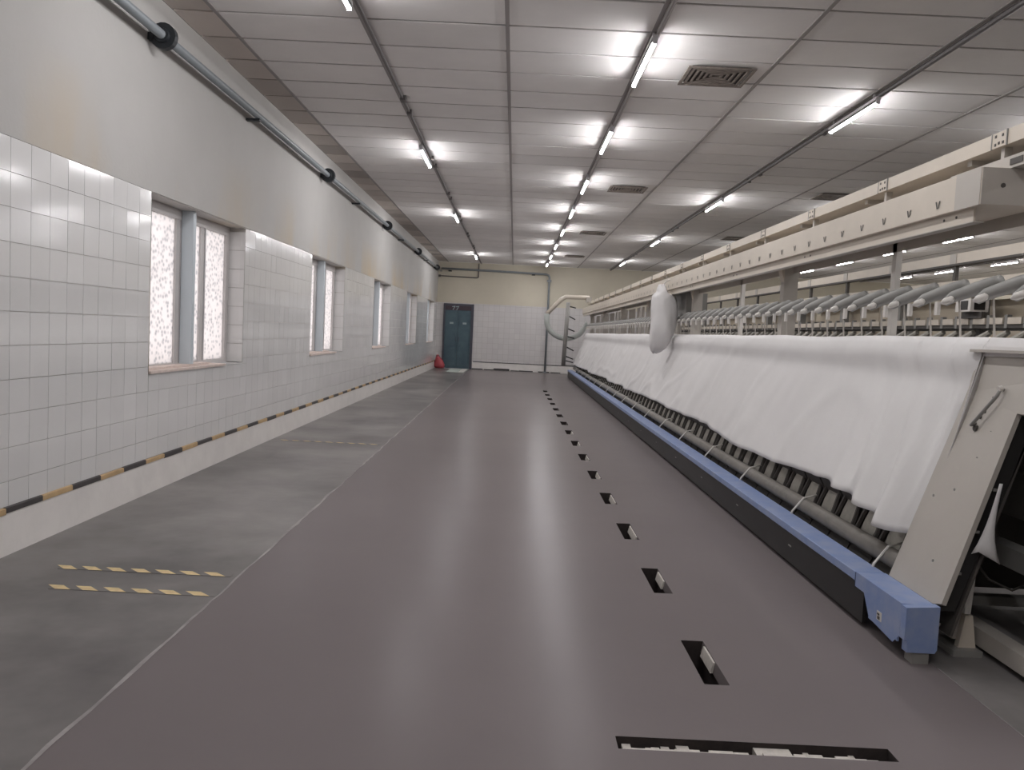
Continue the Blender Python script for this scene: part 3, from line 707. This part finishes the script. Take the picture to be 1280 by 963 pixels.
pc = MB().box(5.0, 5.2, 8.95, 9.25, 1.92, 2.06).build('control_box', 'cap', mB); MB().box(5.04, 5.16, 8.945, 8.9501, 1.94, 2.04).build('control_screen', 'screen', pc); MB().box(4.995, 5.0001, 9.0, 9.14, 1.94, 2.04).build('control_screen', 'screen', pc)
MB().box(5.1, 5.14, 8.9, 9.3, 1.85, 1.92).build('control_arm', 'mdark', mB)
far_machine(8.05, 'cream winding machine standing third from the windowed wall', 0, 6.9, 27.5, False)
far_machine(11.0, 'cream winding machine standing fourth from the windowed wall', 0, 6.9, 27.5, False)

# ------------------------------------------------------------------ white cloth over the machine
HEM = [(2.9, 1.45), (4.096, 1.44), (4.1, .50), (4.3, .49), (4.45, .51), (4.7, .56), (5.2, .59), (6.0, .55), (6.5, .52), (8.0, .515), (8.4, .54), (8.6, .57), (9.5, .56), (11, .53), (11.6, .56), (13.2, .54), (15, .5), (15.4, .53), (17.7, .48), (18.1, .52), (22, .46), (22.4, .49), (27.6, .43)]
def interp(T, y):
    for (a, va), (b_, vb) in zip(T, T[1:]):
        if y <= b_: return va+(vb-va)*max(0, (y-a))/(b_-a)
    return T[-1][1]
def fbm(x, y, z=0): return noise.noise(Vector((x, y, z)))+.5*noise.noise(Vector((2*x, 2*y, z+7)))+.25*noise.noise(Vector((4*x, 4*y, z+3)))
ys = [2.92+.04*i for i in range(30)]+[4.094, 4.1, 4.115, 4.13, 4.145, 4.16, 4.172, 4.185, 4.2, 4.21]+[4.22+.03*i for i in range(60)]+[6.02+.06*i for i in range(150)]+[15.02+.12*i for i in range(106)]
ys = sorted(y for y in ys if y <= 27.62)
NS = 46
mb = MB()
for y in ys:
    hem = interp(HEM, y) + .012*noise.noise(Vector((y*1.3, 3, 1)))*(y > 4.25)
    endfade = max(0, min(1, (27.62-y)/.35)); top = 1.535+.012*fbm(y*.5, 1)
    near = math.exp(-((y-4.25)/.95)**2) if y > 4.17 else 0
    for j in range(NS+1):
        t = j/NS
        # profile: back hem -> ridge -> shoulder -> front hem
        if t < .12: q = t/.12; x, z = 2.98-.03*q, 1.2+.29*q+.0
        elif t < .34: q = (t-.12)/.22; x, z = 2.95-.53*q, 1.49+(top-1.49)*math.sin(q*math.pi/2)
        else:
            q = (t-.34)/.66; z = top-(top-hem)*q
            x = 2.405-.035*min(1, (top-z)/.1)
            if z < 1.30: x = min(x, 2.02+(z-.27)*.337+.003)
            if z < top: x -= .012*math.sin(math.pi*min(1, (top-z)/.2))
            dpt = max(0, (top-z))/1.05
            # soft hanging folds, deeper towards the hem
            amp = .008+.02*dpt
            x -= amp*abs(fbm(y*1.1+.3*z, z*.8))*1.5+.012*dpt*abs(fbm(y*.45-.5*z, z*1.3, 5))
            x -= .018*dpt*max(0, math.sin(y*2.1+1.5*math.sin(y*.7)))**6
            rg = 1-abs(noise.noise(Vector((y*.75+.5*z, z*1.4, 9.0))))
            x -= .016*max(0, (rg-.86)/.14)*(.25+dpt)*(y > 4.25)
            # diagonal gathers beside the head plate
            ph = (y-4.2-.28*(z-.5))*17
            x -= near*max(0, min(1, (y-4.16)*6))*(.045*(1+math.sin(ph))*(.3+dpt)+.013*math.sin(ph*1.9+1))
        if t >= .34 and y < 4.093: x = max(x, 2.385-.004)
        if t >= .34 and 4.093 <= y < 4.21 and z < 1.46: x += (.045 if z < 1.15 else .018)*(1-max(0, min(1, (y-4.14)/.07)))
        if t >= .34: x -= .05*(1-endfade)*0
        z -= .06*(1-endfade)*(t < .5)
        mb.v.append((x, y, z))
R = NS+1
for i in range(len(ys)-1):
    for j in range(NS): mb.f.append((i*R+j, i*R+j+1, (i+1)*R+j+1, (i+1)*R+j))
# far end drop
cl = empty('cloth_cover', (2.5, 15.5, .5)); tag(cl, 'long white cotton cloth draped over the winding machine', 'cloth')
sh = mb.build('cloth_sheet', 'cloth', cl, smooth=True); md = sh.modifiers.new('thick', 'SOLIDIFY'); md.thickness = .004; md.offset = 0
n0 = (len(ys)-1)*R; ring = [mb.v[n0+j] for j in range(R)]
m_ = MB(); 
for j in range(6, R-1):
    a, b_ = ring[j], ring[j+1]
    m_.quad((a[0], a[1], a[2]), (b_[0], b_[1], b_[2]), (b_[0]+.03, b_[1]+.05, max(.42, b_[2]-.5)), (a[0]+.03, a[1]+.05, max(.42, a[2]-.5)))
m_.build('cloth_end', 'cloth', cl, smooth=True)
# loose corner of the cloth hanging inside the head opening
m_ = MB()
for i in range(8):
    for j in range(6):
        s, t = i/7, j/5; w = .014+.12*s**3
        m_.v.append((2.265-.06*s+w*(t-.35), 3.685-.02*math.sin(t*3.1)*s, .86-.32*s-.07*s*abs(t-.2)))
for i in range(7):
    for j in range(5): m_.f.append((i*6+j, i*6+j+1, (i+1)*6+j+1, (i+1)*6+j))
o = m_.build('cloth_corner', 'cloth', cl, smooth=True); md = o.modifiers.new('thick', 'SOLIDIFY'); md.thickness = .004

# hanging wrapped cloth
m_ = MB(); rows = [(2.255, 2.19, 12.0, .02, .03), (2.245, 2.185, 12.0, .05, .07), (2.20, 2.185, 12.0, .065, .13), (2.14, 2.19, 12.0, .075, .19), (2.09, 2.22, 12.0, .16, .2), (2.0, 2.235, 12.0, .185, .2), (1.85, 2.235, 12.0, .19, .2), (1.7, 2.225, 12.0, .185, .2), (1.55, 2.21, 12.0, .175, .19), (1.42, 2.19, 12.02, .15, .17), (1.33, 2.175, 12.05, .115, .14), (1.27, 2.155, 12.1, .07, .1), (1.24, 2.14, 12.12, .02, .04)]
rr = []
for a, b_ in zip(rows, rows[1:]):
    for q in range(3): rr.append(tuple(u+(v-u)*q/3 for u, v in zip(a, b_)))
rr.append(rows[-1]); n = 28
for i, (z, x, y, rx, ry) in enumerate(rr):
    for q in range(n):
        a = 2*math.pi*q/n; wv = 1+.13*fbm(math.cos(a)*1.6, math.sin(a)*1.6, z*3.2)+.06*math.sin(a*5+z*9)+.05*abs(noise.noise(Vector((math.cos(a)*3, math.sin(a)*3, z*5))))
        m_.v.append((x-.035+rx*wv*math.cos(a), y+ry*wv*math.sin(a), z+.012*math.sin(a*3)))
for i in range(len(rr)-1):
    for q in range(n): m_.f.append((i*n+q, i*n+(q+1) % n, (i+1)*n+(q+1) % n, (i+1)*n+q))
m_.f.append(tuple(range(n-1, -1, -1))); m_.f.append(tuple((len(rr)-1)*n+q for q in range(n)))
cb = empty('cloth_bundle', (2.2, 12.0, 1.24)); tag(cb, 'white cloth bundle hanging from the cream beam over the covered machine', 'cloth')
m_.build('cloth_wrap', 'cloth', cb, smooth=True)
MB().sweep([(2.155, 12.0, 2.24), (2.19, 12.0, 2.3), (2.255, 12.0, 2.33)], .01, 6).build('tie_cord', 'cap', cb)

# ------------------------------------------------------------------ red sack and pale floor patch by the door
sk = empty('red_sack', (-2.72, 29.95, 0)); tag(sk, 'red plastic sack slumped in the corner beside the door', 'sack')
m_ = MB(); rows = [(.0, .0, .14, .12), (.03, 0, .185, .15), (.12, -.005, .2, .165), (.22, -.02, .175, .15), (.32, -.045, .13, .12), (.40, -.07, .085, .08), (.45, -.08, .05, .05), (.485, -.085, .05, .05), (.5, -.09, .02, .02)]
n = 20
for z, dx, rx, ry in rows:
    for q in range(n):
        a = 2*math.pi*q/n; wv = 1+.12*fbm(math.cos(a)*1.3, math.sin(a)*1.3, z*5)
        m_.v.append((-2.72+dx+rx*wv*math.cos(a), 29.95+ry*wv*math.sin(a), z))
for i in range(len(rows)-1):
    for q in range(n): m_.f.append((i*n+q, i*n+(q+1) % n, (i+1)*n+(q+1) % n, (i+1)*n+q))
m_.f.append(tuple(range(n-1, -1, -1))); m_.f.append(tuple((len(rows)-1)*n+q for q in range(n)))
m_.build('sack_body', 'sack', sk, smooth=True)
MB().sweep([(-2.80+.055*math.cos(a), 29.95+.055*math.sin(a), .455) for a in [2*math.pi*i/12 for i in range(13)]], .012, 6, False).build('sack_tie', 'doorframe', sk)
mt = empty('door_floor_patch', (-1.95, 28.8, 0)); tag(mt, 'pale flat patch on the floor before the teal door', 'mat')
MB().box(-2.28, -1.66, 27.4, 29.9, .0045, .012).build('patch_sheet', 'mat', mt); MB().box(-1.86, -1.68, 27.5, 29.8, .012, .014).build('patch_strip', 'cap', mt)  # flat pale patch with a lighter strip towards its right side
